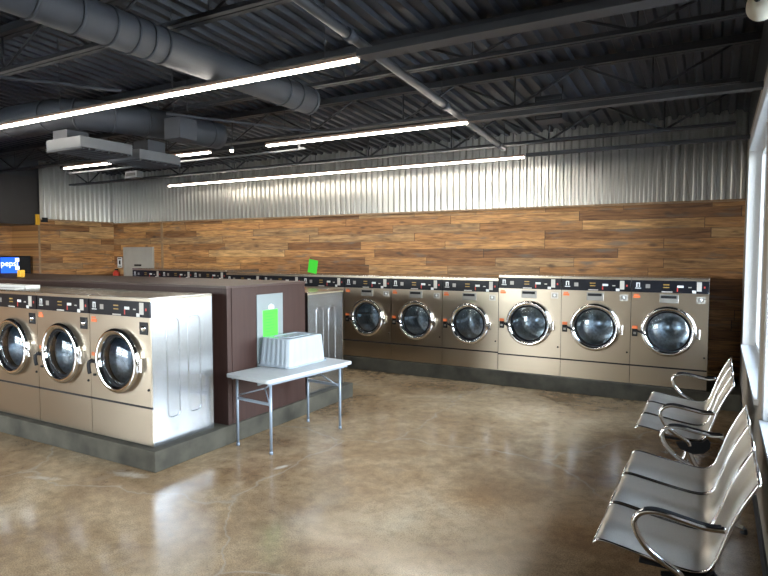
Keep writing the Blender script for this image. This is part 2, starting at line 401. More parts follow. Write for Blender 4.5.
# ------------------------------------------------------------------ setting
struct('floor', B((XLL - 0.3, XR + 0.35, YF - 0.3, YB + 0.3, -0.1, 0.0)), 'floor')
g = B((-60, 60, -60, 70, -0.25, -0.12)); o = struct('ground_outside', g, 'asphalt')

# back wall: reclaimed planks below, corrugated steel above
struct('wall_back', B((XLL, XR + 0.3, YB, YB + 0.2, 0, 2.60)), 'wood')
def corrugated(bm, a, b, z0, z1, fn, amp=0.019, pitch=0.112):
    """trapezoidal rib profile: flat crest, slope, flat valley, slope"""
    prof_ = ((0.0, 1), (0.36, 1), (0.41, 0.75), (0.50, -0.75), (0.55, -1), (0.86, -1), (0.91, -0.75), (0.96, 0.6))
    prev = None; n = int((b - a) / pitch); pt = (b - a) / n
    pts = [(a + (k + t_) * pt, d * amp) for k in range(n) for (t_, d) in prof_] + [(b, amp)]
    for (u, dd) in pts:
        p0 = bm.verts.new(fn(u, dd, z0)); p1 = bm.verts.new(fn(u, dd, z1))
        if prev: bm.faces.new((prev[0], p0, p1, prev[1]))
        prev = (p0, p1)
bm = bmesh.new(); corrugated(bm, XL, XR, 2.60, 3.80, lambda u, d, z: (u, YB - 0.02 + d, z))
struct('wall_back_upper', bm, 'galv')
struct('wall_back_backing', B((XLL, XR + 0.3, YB + 0.03, YB + 0.2, 2.6, 4.7)), 'paint_dark')
struct('trim_1', B((XL, XR, YB - 0.045, YB + 0.0, 2.585, 2.612)), 'woodtrim')
struct('trim_2', B((-10.98, -10.93, YB - 0.03, YB, 0.0, 2.585)), 'woodtrim')

# left wall stub, soffit and alcove
struct('wall_left', B((XLL - 0.1, XL, 7.46, YB, 0, 2.62)), 'wood_y')
bm = bmesh.new(); corrugated(bm, 7.46, YB, 2.62, 3.85, lambda u, d, z: (XL + 0.02 + d, u, z))
struct('wall_left_upper', bm, 'galv')
struct('trim_3', B((XL, XL + 0.045, 7.46, YB, 2.605, 2.632)), 'woodtrim')
struct('trim_4', B((XL, XL + 0.03, 7.43, 7.46, 0, 2.6)), 'woodtrim')
struct('wall_left_alcove', B((XLL - 0.2, XLL, YF, 7.46, 0, 4.7)), 'wood_y')
struct('ceiling_soffit', B((XLL, XL, YF, 7.45, 2.50, 3.50)), 'soffit')
struct('wall_left_top', B((XLL, XL, YF, 7.46, 3.50, 4.7)), 'paint_dark')
struct('wall_left_backing', B((XLL - 0.1, XL - 0.01, 7.46, YB + 0.1, 2.62, 4.7)), 'paint_dark')

# right wall with window openings
def wall_with_openings(openings, a, b, z0, z1, mk, lo, hi):
    out = []; cur = a
    for (p, q) in sorted(openings):
        out.append(mk(cur, p, lo, hi)); out.append(mk(p, q, lo, z0)); out.append(mk(p, q, z1, hi)); cur = q
    out.append(mk(cur, b, lo, hi)); return out
T = 0.22
struct('wall_right', B(*wall_with_openings(WIN, YF, YB + 0.2, SILL, HEAD, lambda p, q, lo, hi: (XR, XR + T, p, q, lo, hi), 0, 3.34)), 'paint')
struct('wall_right_upper', B((XR, XR + T, YF, YB + 0.2, 3.34, 4.7)), 'paint_dark')
struct('baseboard_right', B((XR - 0.012, XR, YF, 8.13, 0, 0.13)), 'base')
for i, (a, b) in enumerate(WIN):
    e = bpy.data.objects.new('window_%d' % (i + 1), None); COL.objects.link(e); e['kind'] = 'structure'
    fx0, fx1 = XR + 0.12, XR + 0.19; fw = 0.06
    mull = [(fx0, fx1, a + (b - a) * k / 2 - 0.03, a + (b - a) * k / 2 + 0.03, SILL + fw, HEAD - fw) for k in (1,)]
    obj('window_frame', B((fx0, fx1, a, a + fw, SILL, HEAD), (fx0, fx1, b - fw, b, SILL, HEAD), (fx0, fx1, a + fw, b - fw, SILL, SILL + fw), (fx0, fx1, a + fw, b - fw, HEAD - fw, HEAD), *mull), 'white', e)
    obj('window_casing', B((XR - 0.008, fx0, a, a + 0.012, SILL, HEAD), (XR - 0.008, fx0, b - 0.012, b, SILL, HEAD), (XR - 0.008, fx0, a, b, HEAD - 0.012, HEAD),
                           (XR - 0.012, XR, b, b + 0.10, SILL - 0.03, HEAD + 0.12), (XR - 0.012, XR, a, b, HEAD, HEAD + 0.12)), 'white', e)
    obj('window_sill', B((XR - 0.03, fx0, a - 0.02, b + 0.02, SILL - 0.03, SILL + 0.012)), 'white', e)
    obj('window_pane', B((XR + 0.150, XR + 0.156, a + fw, b - fw, SILL + fw, HEAD - fw)), 'pane', e)

# storefront behind the camera
struct('wall_front', B(*wall_with_openings(FWIN, XLL, XR + T, 0.1, 3.1, lambda p, q, lo, hi: (p, q, YF - 0.2, YF, lo, hi), 0, 4.7)), 'paint')
for i, (a, b) in enumerate(FWIN):
    e = bpy.data.objects.new('window_%d' % (i + 4), None); COL.objects.link(e); e['kind'] = 'structure'
    ms = [(a + (b - a) * k / 3 - 0.03, a + (b - a) * k / 3 + 0.03, YF - 0.14, YF - 0.06, 0.16, 3.04) for k in (1, 2)]
    obj('window_frame', B((a, a + 0.06, YF - 0.14, YF - 0.06, 0.1, 3.1), (b - 0.06, b, YF - 0.14, YF - 0.06, 0.1, 3.1), (a + .06, b - .06, YF - 0.14, YF - 0.06, 0.1, 0.16), (a + .06, b - .06, YF - 0.14, YF - 0.06, 3.04, 3.1), *ms), 'beigem', e)
    obj('window_pane', B((a + .06, b - .06, YF - 0.11, YF - 0.105, 0.16, 3.04)), 'pane', e)

# ribbed steel deck
bm = bmesh.new(); x = XLL; prev = None; k = 0
prof = []
while x < XR + 0.3:
    prof += [(x, 0.0), (x + 0.060, 0.0), (x + 0.080, 0.045), (x + 0.150, 0.045)]; x += 0.17
for (x, dz) in prof:
    a = bm.verts.new((x, YF, deck_z(YF) + dz)); b_ = bm.verts.new((x, YB + 0.2, deck_z(YB + 0.2) + dz))
    if prev: bm.faces.new((prev[0], a, b_, prev[1]))
    prev = (a, b_)
deck = struct('ceiling', bm, 'deck')
struct('ceiling_cover', B((XLL - 0.3, XR + 0.5, YF - 0.3, YB + 0.3, 4.62, 4.7)), 'paint_dark')

# ------------------------------------------------------------------ concrete curbs
tag(obj('concrete_curb', B((-9.15, XR - 0.012, 8.139, YB - 0.005, 0, 0.205)), 'concrete', bevel=0.008), 'long dark grey concrete curb under the washers along the wood wall', 'curb')
tag(obj('concrete_curb', B((-10.4, -4.16, 3.385, 6.55, 0, 0.185)), 'concrete', bevel=0.008), 'grey concrete curb under the centre island of washers', 'curb')

# ------------------------------------------------------------------ front-loading washers
def make_washer(label, W, H, D, dz, R, seam, f0, f1, island, group):
    t = thing('front_load_washer', label, 'washing machine', group=group)
    h = W / 2 - 0.002; th = 0.004
    # body shell behind the front panels
    bm = B((-h, h, 0.012, D, 0, th), (-h, h, D - th, D, th, H - 0.012), (-h, -h + th, 0.012, D - th, th, H - 0.012), (h - th, h, 0.012, D - th, th, H - 0.012),
           (-h + th, h - th, 0.012, 0.016, f1 - 0.02, H - 0.012))
    obj('cabinet', bm, 'galv_side', t)
    obj('top_lid', B((-h, h, -0.004, D, H - 0.012, H)), 'steel_top', t, bevel=0.003)
    obj('lid_strip', B((-h, h, 0.0, 0.012, f1, H - 0.013)), 'steel', t)
    # front panel with a round opening
    bm = bmesh.new(); n = 64; ro = R - 0.03; z0, z1 = seam + 0.010, f0 - 0.002
    def edge_pt(a):
        c, s = math.cos(a), math.sin(a); k = []
        if c > 1e-9: k.append(h / c)
        if c < -1e-9: k.append(-h / c)
        if s > 1e-9: k.append((z1 - dz) / s)
        if s < -1e-9: k.append((z0 - dz) / s)
        r = min(k); return (r * c, dz + r * s)
    ang = sorted(set([2 * math.pi * j / n for j in range(n)] + [math.atan2(zz - dz, xx) % (2 * math.pi) for xx in (-h, h) for zz in (z0, z1)]))
    ri = [bm.verts.new((ro * math.cos(a), 0, dz + ro * math.sin(a))) for a in ang]
    re = [bm.verts.new((edge_pt(a)[0], 0, edge_pt(a)[1])) for a in ang]
    rb = [bm.verts.new((v.co.x, 0.012, v.co.z)) for v in re]
    m_ = len(ang)
    for j in range(m_):
        j2 = (j + 1) % m_
        bm.faces.new((ri[j], re[j], re[j2], ri[j2])); bm.faces.new((re[j], rb[j], rb[j2], re[j2]))
    obj('front_panel', bm, 'steel', t)
    obj('kick_panel', B((-h, h, 0.0, 0.012, 0.008, seam - 0.010)), 'steel', t)
    obj('seam_strip', B((-h, h, 0.002, 0.014, seam - 0.010, seam + 0.010)), 'blackp', t)
    # control panel with its markings
    c = obj('control_panel', B((-h + 0.004, h - 0.004, -0.002, 0.012, f0, f1)), 'fascia', t)
    fh = f1 - f0; fm = (f0 + f1) / 2
    def mark(name, x0, x1, a, b_, mat, dep=0.0015):
        obj(name, B((x0 * W - W / 2, x1 * W - W / 2, -0.002 - dep, -0.002, f0 + a * fh, f0 + b_ * fh)), mat, c)
    bm = bmesh.new(); yy = (-0.0035, -0.002)
    for (x0, x1, a, b_) in ((0.065, 0.115, 0.72, 0.80), (0.065, 0.080, 0.42, 0.72), (0.10, 0.115, 0.42, 0.72), (0.050, 0.130, 0.30, 0.36)):
        box(bm, x0 * W - W / 2, x1 * W - W / 2, *yy, f0 + a * fh, f0 + b_ * fh)
    obj('logo', bm, 'whitem', c)
    mark('small_print', 0.19, 0.25, 0.35, 0.68, 'greyp', 0.0008)
    mark('display_window', 0.42, 0.50, 0.62, 0.70, 'amber', 0.001); mark('display_window', 0.42, 0.50, 0.40, 0.47, 'amber', 0.001)
    mark('button_group', 0.60, 0.68, 0.44, 0.62, 'whitem'); mark('button_group', 0.595, 0.61, 0.12, 0.44, 'redm')
    mark('button_group', 0.74, 0.78, 0.44, 0.52, 'greypale')
    mark('card_slot', 0.845, 0.905, 0.18, 0.92, 'greypale', 0.006)
    mark('indicator', 0.93, 0.95, 0.42, 0.58, 'redm'); mark('name_label', 0.40, 0.54, 0.03, 0.12, 'greypale')
    mark('name_label', 0.79, 0.84, 0.02, 0.24, 'whitem')
    # warning stickers
    obj('orange_sticker', B((-W / 2 + 0.025, -W / 2 + 0.105, -0.0015, 0, f0 - 0.075, f0 - 0.045), (-W / 2 + 0.03, -W / 2 + 0.09, -0.0015, 0, f0 - 0.04, f0 - 0.025)), 'orange', t)
    if not island:
        s = obj('door_latch_plate', B((-W / 2 + 0.020, -W / 2 + 0.085, -0.012, 0, dz - 0.085, dz + 0.010)), 'blackp', t)
        obj('orange_sticker', B((-W / 2 + 0.020, -W / 2 + 0.085, -0.0125, 0, dz + 0.012, dz + 0.050)), 'orange', s)
        obj('latch_mark', B((-W / 2 + 0.035, -W / 2 + 0.07, -0.0135, -0.012, dz - 0.06, dz - 0.03)), 'greyp', s)
    else:
        obj('orange_sticker', B((-W / 2 + 0.020, -W / 2 + 0.08, -0.002, 0, dz + 0.012, dz + 0.045)), 'orange', t)
    # chrome door ring, gasket, glass and drum
    d = thing('door', '', ''); del d['label']; del d['category']; d.parent = t
    bm = bmesh.new()
    lathe_y(bm, 0, dz, [(R - 0.006, 0.0), (R, -0.006), (R, -0.030), (R - 0.006, -0.046), (R - 0.022, -0.058), (R - 0.044, -0.056), (R - 0.060, -0.044), (R - 0.068, -0.020), (R - 0.072, 0.012), (R - 0.05, 0.02), (R - 0.04, 0.0)], 56, True)
    obj('door_ring', bm, 'chrome', d)
    bm = bmesh.new()
    lathe_y(bm, 0, dz, [(R - 0.069, -0.016), (R - 0.084, -0.022), (R - 0.078, 0.05), (R - 0.069, 0.05)], 48, True)
    obj('door_gasket', bm, 'rubber', d)
    bm = bmesh.new(); rg = R - 0.083
    lathe_y(bm, 0, dz, [(rg, -0.020), (rg * 0.9, -0.034), (rg * 0.7, -0.050), (rg * 0.45, -0.061), (rg * 0.2, -0.067), (0, -0.068)], 48)
    obj('door_glass', bm, 'dglass', d)
    bm = bmesh.new()
    box(bm, R - 0.012, R + 0.035, -0.032, 0, dz - 0.075, dz + 0.045)
    tube(bm, [(R + 0.028, -0.036, dz - 0.075), (R + 0.028, -0.036, dz + 0.045)], 0.010, 10)
    obj('door_hinge', bm, 'chrome', d, bevel=0.004)
    if island:
        bm = B((-R - 0.035, -R + 0.03, -0.050, -0.030, dz - 0.045, dz - 0.015))
        tube(bm, smooth_path([(-R - 0.03, -0.04, dz - 0.02), (-R - 0.04, -0.075, dz - 0.04), (-R - 0.035, -0.08, dz - 0.10), (-R - 0.03, -0.075, dz - 0.14)]), 0.017, 8)
        obj('door_handle', bm, 'rubber', d)
        obj('grip_tab', B((-R - 0.075, -R - 0.045, -0.012, 0, dz - 0.175, dz - 0.155)), 'blackp', d)
    else:
        bm = bmesh.new()
        tube(bm, smooth_path([(-R - 0.035, -0.02, dz - 0.015), (-R + 0.0, -0.068, dz - 0.022), (-R + 0.05, -0.074, dz - 0.040), (-R + 0.095, -0.066, dz - 0.062)]), [0.013] * 18 + [0.010], 8)
        obj('door_handle', bm, 'blackp', d)
    bm = bmesh.new(); rd = R - 0.045
    lathe_y(bm, 0, dz, [(rd - 0.028, 0.055), (rd, 0.08), (rd, 0.52), (rd - 0.02, 0.54), (0.08, 0.545), (0.06, 0.52), (0, 0.515)], 48)
    for k in range(3):
        a = k * 2 * math.pi / 3 + 0.5
        mt = Matrix.Translation((0, 0, dz)) @ Matrix.Rotation(-a, 4, 'Y')
        box(bm, -0.02, 0.02, 0.14, 0.50, -rd, -rd + 0.055, mt)
    obj('drum', bm, 'drum', t)
    # soap box or badge, card reader, key lock
    zt = f0 - 0.075
    if not island:
        s = obj('soap_drawer', B((-0.108, 0.108, -0.018, 0, zt - 0.054, zt + 0.054)), 'greyp', t, bevel=0.004)
        obj('soap_drawer_slot', B((-0.092, 0.085, -0.020, -0.016, zt + 0.006, zt + 0.040)), 'blackp', s)
        s = obj('key_plate', B((W / 2 - 0.135, W / 2 - 0.04, -0.006, 0, zt - 0.045, zt + 0.035)), 'greypale', t)
        obj('key_recess', B((W / 2 - 0.122, W / 2 - 0.053, -0.008, -0.005, zt - 0.032, zt + 0.022)), 'greyp', s)
        bm = bmesh.new(); lathe_y(bm, W / 2 - 0.09, zt - 0.002, [(0.0, -0.016), (0.014, -0.015), (0.018, -0.006)], 16)
        obj('key_lock', bm, 'whitem', s)
    else:
        s = obj('key_plate', B((W / 2 - 0.135, W / 2 - 0.03, -0.006, 0, zt - 0.075, zt + 0.035)), 'blackp', t)
        bm = bmesh.new(); lathe_y(bm, W / 2 - 0.085, zt - 0.02, [(0.0, -0.024), (0.020, -0.022), (0.026, -0.005)], 16)
        obj('key_lock', bm, 'chrome', s)
    bm = bmesh.new(); lathe_y(bm, W / 2 - 0.035, seam + 0.16, [(0, -0.012), (0.010, -0.011), (0.012, 0)], 12)
    obj('lock_button', bm, 'blackp', t)
    # raised rounded ribs on both side panels
    for sx in ((1,) if island else (-1,) if H < 1.3 else ()):
        bm = bmesh.new(); n_ = 5
        for (ya, yb) in ((D * 0.24, D * 0.43), (D * 0.58, D * 0.78)):
            za, zb = 0.22, H - 0.20; rr = 0.045; pts = []
            for (cy, cz, a0) in ((yb - rr, zb - rr, 0), (ya + rr, zb - rr, 90), (ya + rr, za + rr, 180), (yb - rr, za + rr, 270)):
                for q in range(n_):
                    a = math.radians(a0 + 90 * q / (n_ - 1)); pts.append((sx * (h - 0.001), cy + rr * math.cos(a), cz + rr * math.sin(a)))
            tube(bm, pts, 0.0065, 6, closed=True)
        for yy_ in (0.10, 0.38, 0.66):
            bm2 = Matrix.Translation((sx * (h - 0.001), yy_ * D / 0.74, 0.045))
            box(bm, -0.004, 0.004, -0.012, 0.012, -0.012, 0.012, bm2)
        obj('side_rib', bm, 'galv_side', t)
        obj('edge_reflection_strip', B((min(sx * h, sx * (h - 0.002)), max(sx * h, sx * (h - 0.002)), 0.0, D, H - 0.03, H - 0.012)), 'creamreflect', t)  # top edge strip coloured cream to paint in the wood wall's yellowish reflection
    return t

BZ = 0.206
WL = 0.878
big_x = [-0.523, -1.403, -2.283]
gb = None
t0 = make_washer('stainless front-load washer at the right end of the back row, nearest the windows', WL, 1.378, 0.90, 0.708, 0.318, 0.245, 1.190, 1.342, False, gb)
t0.location = (big_x[0], 8.169, BZ)
dup(t0, (big_x[1], 8.169, BZ), label='tall stainless front-load washer in the back row, second from the right end')
dup(t0, (big_x[2], 8.169, BZ), label='tall stainless washer in the back row, third from the right end')
s0 = make_washer('shorter stainless washer in the back row, directly left of the three tall ones', 0.870, 1.330, 0.88, 0.655, 0.305, 0.262, 1.128, 1.290, False, gb)
s0.location = (-3.163, 8.169, BZ)
sl = ['shorter stainless washer in the back row, second to the left of the tall ones',
      'shorter stainless washer in the back row, just right of the galvanised island side panel',
      'back row washer mostly hidden by the island side panel',
      'back row washer left of the green paper, only its control panel showing',
      'back row washer, second left of the green paper, control panel showing above the brown enclosure']
for i in range(5):
    dup(s0, (-3.163 - 0.874 * (i + 1), 8.169, BZ), label=sl[i])
tl = ['tall back row washer behind the island, rightmost of the three whose panels step up',
      'tall back row washer behind the island, middle of the three whose panels step up',
      'leftmost washer of the back row, panel in front of the grey access cover']
x0 = -3.163 - 0.874 * 5 - 0.875
for i in range(3):
    dup(t0, (x0 - 0.878 * i, 8.169, BZ), label=tl[i])

# island washers facing the camera
i0 = make_washer('nearest stainless washer at the island corner with its galvanised side panel showing', 0.836, 1.315, 0.72, 0.735, 0.298, 0.345, 1.140, 1.280, True, None)
i0.location = (-4.268 - 0.418, 3.455, 0.186)
il = ['island washer second from the corner, facing the camera', 'island washer third from the corner, at the left edge of the picture', 'island washer beyond the left edge, fourth from the corner']
for i in range(3):
    dup(i0, (-4.686 - 0.839 * (i + 1), 3.455, 0.186), label=il[i])
# island washers facing the back wall
k0 = make_washer('galvanised-sided washer at the far end of the island facing the wood wall', 0.836, 1.235, 0.76, 0.66, 0.298, 0.28, 1.07, 1.20, False, None)
k0.location = (-4.24 - 0.418, 6.44, 0.186); k0.rotation_euler = (0, 0, math.pi)
kl = ['island washer facing the wood wall, second from the island end', 'island washer facing the wood wall, third from the island end', 'island washer facing the wood wall, fourth from the island end', 'island washer facing the wood wall, fifth from the island end', 'island washer facing the wood wall, sixth from the island end']
for i in range(5):
    dup(k0, (-4.658 - 0.842 * (i + 1), 6.44, 0.186), label=kl[i])

# ------------------------------------------------------------------ dark brown enclosure in the island
e = thing('laminate_enclosure', 'tall dark brown laminate enclosure between the two rows of island washers', 'enclosure')
obj('enclosure_body', B((-10.2, -4.186, 4.29, 5.55, 0.186, 1.545)), 'laminate', e)
obj('corner_panel', B((-4.40, -4.180, 4.284, 4.288, 0.186, 1.545), (-4.185, -4.179, 4.35, 5.54, 0.187, 1.545)), 'laminate', e)
obj('top_cap', B((-10.2, -4.170, 4.27, 5.56, 1.546, 1.566)), 'laminate_top', e, bevel=0.003)
c = thing('cover_plate', 'tall grey metal cover plate on the end of the brown enclosure behind the table', 'cover plate')
obj('plate', B((-4.178, -4.168, 4.705, 5.126, 0.50, 1.455)), 'coverp', c, bevel=0.002)
obj('white_label', B((-4.168, -4.1668, 4.89, 4.975, 1.292, 1.332), (-4.168, -4.1668, 4.91, 4.945, 1.332, 1.345)), 'whitem', c)
bm = bmesh.new(); box(bm, -4.1665, -4.165, 4.795, 5.034, 1.00, 1.285)
p = tag(obj('paper_notice', bm, 'green'), 'neon green paper notice taped to the grey cover plate', 'notice')
bm = bmesh.new()
for k in range(7): box(bm, -4.165, -4.1646, 4.83, 4.83 + random.uniform(0.10, 0.17), 1.245 - 0.032 * k, 1.250 - 0.032 * k)
obj('handwriting', bm, 'greenink', p)
bm = bmesh.new(); mt = Matrix.Translation((-6.12, 8.32, BZ + 1.331)) @ Matrix.Rotation(0.16, 4, 'Y')
box(bm, -0.095, 0.095, 0.0, 0.002, 0.015, 0.245, mt)
tag(obj('paper_sign', bm, 'green'), 'neon green paper standing tilted on top of a back row washer', 'sign')
tag(obj('white_tray', B((-8.6, -6.60, 3.72, 3.88, 1.502, 1.535), (-7.6, -6.52, 3.56, 3.66, 1.502, 1.512)), 'tile'), 'long white tray lying on top of the island washers at left', 'tray')
tag(obj('yellow_box', B((-8.39, -8.32, 4.62, 4.69, 1.567, 1.66)), 'yellow', bevel=0.006), 'small yellow box on the top edge of the brown enclosure', 'box')

# ------------------------------------------------------------------ folding table
TA = -math.radians(6.0)
t = thing('folding_table', 'small pale grey folding table with blue-grey legs beside the brown enclosure', 'table', (-3.785, 4.80, 0), TA)
HW, HL, TZ = 0.290, 0.625, 0.722
bm = bmesh.new(); pts = []
for (cx, cy, a0) in ((HW - .03, HL - .03, 0), (-HW + .03, HL - .03, 90), (-HW + .03, -HL + .03, 180), (HW - .03, -HL + .03, 270)):
    for q in range(5):
        a = math.radians(a0 + 22.5 * q); pts.append((cx + .03 * math.cos(a), cy + .03 * math.sin(a)))
lo = [bm.verts.new((x, y, TZ - 0.036)) for x, y in pts]; hi = [bm.verts.new((x, y, TZ)) for x, y in pts]
bm.faces.new(lo[::-1]); bm.faces.new(hi)
for j in range(len(pts)): bm.faces.new((lo[j], lo[(j + 1) % len(pts)], hi[(j + 1) % len(pts)], hi[j]))
obj('tabletop', bm, 'table', t, bevel=0.006)
obj('apron_rail', B((-HW + 0.03, -HW + 0.05, -HL + 0.05, HL - 0.05, TZ - 0.06, TZ - 0.036), (HW - 0.05, HW - 0.03, -HL + 0.05, HL - 0.05, TZ - 0.06, TZ - 0.036)), 'tleg', t)
for sy in (-1, 1):
    yl = -0.53 if sy < 0 else 0.48
    for sx in (-1, 1):
        bm = bmesh.new(); tube(bm, [(sx * 0.232, yl, 0.012), (sx * 0.232, yl, TZ - 0.05)], 0.0135, 12)
        l = obj('leg', bm, 'tleg', t)
        bm = bmesh.new(); tube(bm, [(sx * 0.232, yl, 0.0), (sx * 0.232, yl, 0.03)], 0.0165, 12)
        obj('foot_cap', bm, 'tleg', l)
    bm = B((-0.232, 0.232, yl - 0.008, yl + 0.008, 0.46, 0.485))
    obj('crossbar', bm, 'tleg', t)
    bm = bmesh.new(); yc = yl - sy * 0.16
    for sx in (-1, 1):
        tube(bm, [(sx * 0.225, yl, 0.50 if sx < 0 else 0.46), (0.05, yl - sy * 0.10, 0.585)], 0.0065, 8)
    tube(bm, [(0.05, yl - sy * 0.10, 0.585), (0.17, yl - sy * 0.22, TZ - 0.045)], 0.0075, 8)
    obj('folding_brace', bm, 'tleg', t)

# ------------------------------------------------------------------ upturned plastic tub
t = thing('plastic_tub', 'clear frosted plastic tub turned upside down on the folding table', 'tub', (-3.925, 4.985, 0.7225), TA * 0.3)
bm = bmesh.new()
def rrect(hx, hy, z, r=0.05, ribs=0.0, n=10):
    out = []
    side = []
    for (cx, cy, a0) in ((hx - r, hy - r, 0), (-hx + r, hy - r, 90), (-hx + r, -hy + r, 180), (hx - r, -hy + r, 270)):
        for q in range(5):
            a = math.radians(a0 + 22.5 * q); side.append(Vector((cx + r * math.cos(a), cy + r * math.sin(a), z)))
    k = len(side)
    for i in range(k):
        p, q = side[i], side[(i + 1) % k]; L_ = (q - p).length
        out.append(p)
        if L_ > 0.1:
            d = (q - p).normalized(); nn = Vector((d.y, -d.x, 0)); m_ = 20
            for j in range(1, m_):
                s = 1 if (j // 2) % 2 else 0
                out.append(p + (q - p) * j / m_ + nn * ribs * s)
    return out
rings = [rrect(0.228, 0.325, 0.004), rrect(0.228, 0.325, 0.016), rrect(0.214, 0.308, 0.018, ribs=-0.0), rrect(0.211, 0.304, 0.05, ribs=-0.004), rrect(0.198, 0.282, 0.275, ribs=-0.004), rrect(0.192, 0.276, 0.292), rrect(0.182, 0.266, 0.296)]
vr = [[bm.verts.new(p) for p in r_] for r_ in rings]
for a, b_ in zip(vr[:-1], vr[1:]):
    for j in range(len(a)):
        f = bm.faces.new((a[j], a[(j + 1) % len(a)], b_[(j + 1) % len(a)], b_[j]))
bm.faces.new(vr[-1])
o = obj('tub_body', bm, 'tub', t); sm = o.modifiers.new('solid', 'SOLIDIFY'); sm.thickness = 0.0025
bm = bmesh.new()
r1 = [Vector(p) for p in rrect(0.226, 0.322, 0.012)]
tube(bm, r1, 0.006, 6, closed=True)
obj('tub_rim', bm, 'tub', t)
bm = bmesh.new(); tube(bm, rrect(0.11, 0.19, 0.297, 0.04), 0.004, 6, closed=True)
obj('base_ridge', bm, 'tub', t)

# ------------------------------------------------------------------ steel beam benches
def make_bench(label, y0, pitch, xo=0.0):
    t = thing('waiting_bench', label, 'bench', (xo, y0, 0))
    prof = [(p.x, p.y) for p in smooth_path([(-.510, .424, 0), (-.498, .440, 0), (-.460, .447, 0), (-.34, .428, 0), (-.20, .405, 0), (-.09, .393, 0), (-.025, .402, 0), (.018, .445, 0), (.050, .53, 0), (.085, .64, 0), (.125, .74, 0), (.160, .81, 0), (.188, .862, 0)], 4)]
    for k in range(3):
        a, b_ = k * pitch + 0.006, (k + 1) * pitch - 0.006
        bm = bmesh.new(); sheet(bm, prof, a + 0.008, b_ - 0.008, 0.003)
        s = obj('seat_shell', bm, 'seat', t)
        bm = bmesh.new()
        for yy in (a + 0.008, b_ - 0.008):
            tube(bm, [(x, yy, z - 0.002) for x, z in prof], 0.008, 8)
        for (x, z) in (prof[0], prof[-1]):
            tube(bm, [(x, a + 0.004, z - 0.002), (x, b_ - 0.004, z - 0.002)], 0.008, 8)
        obj('seat_rim', bm, 'chrome', s)
    L_ = 3 * pitch
    obj('seat_beam', B((-0.16, -0.08, 0.02, L_ - 0.02, 0.315, 0.365)), 'blackp', t, bevel=0.008)
    for yy in (0.05, pitch, 2 * pitch, L_ - 0.05):
        obj('seat_bracket', B((-0.30, 0.02, yy - 0.02, yy + 0.02, 0.366, 0.385)), 'blackp', t, bevel=0.004)
    for yy in (-0.012, L_ + 0.012):
        path = smooth_path([(.065, yy, .632), (-.01, yy, .625), (-.10, yy, .638), (-.215, yy, .655), (-.285, yy, .640), (-.320, yy, .595), (-.308, yy, .535), (-.26, yy, .470), (-.20, yy, .425), (-.115, yy, .375), (-.10, yy, .345)], 6)
        bm = bmesh.new(); tube(bm, path, 0.016, 12)
        a_ = obj('armrest', bm, 'chrome', t)
        bm = bmesh.new(); pad = [p + Vector((0, 0, 0.012)) for p in path[2:24]]
        tube(bm, pad, 0.011, 10)
        obj('armrest_pad', bm, 'blackp', a_)
        s = 1 if yy < 0 else -1; yl = yy + s * 0.05
        bm = bmesh.new()
        tube(bm, smooth_path([(-.40, yl, .028), (-.30, yl, .060), (-.18, yl, .15), (-.13, yl, .25), (-.12, yl, .335)], 5), 0.020, 12)
        tube(bm, smooth_path([(.20, yl, .028), (.10, yl, .060), (-.04, yl, .15), (-.10, yl, .25), (-.12, yl, .335)], 5), 0.020, 12)
        l = obj('leg', bm, 'chrome', t)
        for fx in (-0.40, 0.20):
            bm = bmesh.new(); bmesh.ops.create_cone(bm, cap_ends=True, segments=16, radius1=0.024, radius2=0.018, depth=0.034, matrix=Matrix.Translation((fx, yl, 0.017)))
            obj('foot_glide', bm, 'blackp', l)
        bm = bmesh.new()
        ya, yb2 = (yy - 0.006, yy + 0.03) if s > 0 else (yy - 0.03, yy + 0.006)
        pts_ = [(-.20, .36), (-.17, .31), (-.08, .285), (0.0, .30), (.04, .345), (.045, .39), (0.02, .42), (-0.01, .388), (-.06, .38)]
        A = [bm.verts.new((x, ya, z)) for x, z in pts_]; B_ = [bm.verts.new((x, yb2, z)) for x, z in pts_]
        bm.faces.new(A); bm.faces.new(B_[::-1])
        for j in range(len(pts_)): bm.faces.new((A[j], A[(j + 1) % len(pts_)], B_[(j + 1) % len(pts_)], B_[j]))
        obj('end_bracket', bm, 'blackp', t)
    return t
make_bench('nearer three-seat perforated steel bench with chrome arms by the window wall', 3.05, 0.525)
make_bench('farther three-seat perforated steel bench, closer to the washers', 5.28, 0.480, -0.058)

# ------------------------------------------------------------------ ceiling: joists, struts, lamps, ducts
jl = ['black open-web ceiling joist nearest the corrugated steel wall', 'second black ceiling joist out from the corrugated steel wall', 'third black ceiling joist out from the corrugated steel wall',
      'fourth black ceiling joist, over the island front at upper left', 'black ceiling joist nearest the camera, over the open floor']
for i, (y, zb) in enumerate(((8.0, 3.36), (6.5, 3.47), (5.2, 3.635), (3.34, 3.645), (1.5, 3.75))):
    zt = deck_z(y) - 0.03; xa, xb = XL + 0.02, XR - 0.01
    t = thing('ceiling_joist', jl[i], 'joist', (0, y, 0))
    obj('top_chord', B((xa, xb, -0.065, -0.008, zt - 0.05, zt + 0.02), (xa, xb, 0.008, 0.065, zt - 0.05, zt + 0.02)), 'joist', t)
    obj('bottom_chord', B((xa + 0.3, xb - 0.15, -0.055, -0.008, zb, zb + 0.035), (xa + 0.3, xb - 0.15, 0.008, 0.055, zb, zb + 0.035)), 'joist', t)
    bm = bmesh.new(); n = 9; st = (xb - xa - 0.4) / n
    for k in range(n):
        xx = xa + 0.2 + k * st
        tube(bm, [(xx, 0, zt - 0.03), (xx + st / 2, 0, zb + 0.02)], 0.014, 6); tube(bm, [(xx + st / 2, 0, zb + 0.02), (xx + st, 0, zt - 0.03)], 0.014, 6)
        tube(bm, [(xx + st / 2, 0, zb + 0.02), (xx + st / 2, 0, zt - 0.03)], 0.010, 6)
    obj('web', bm, 'joist', t)

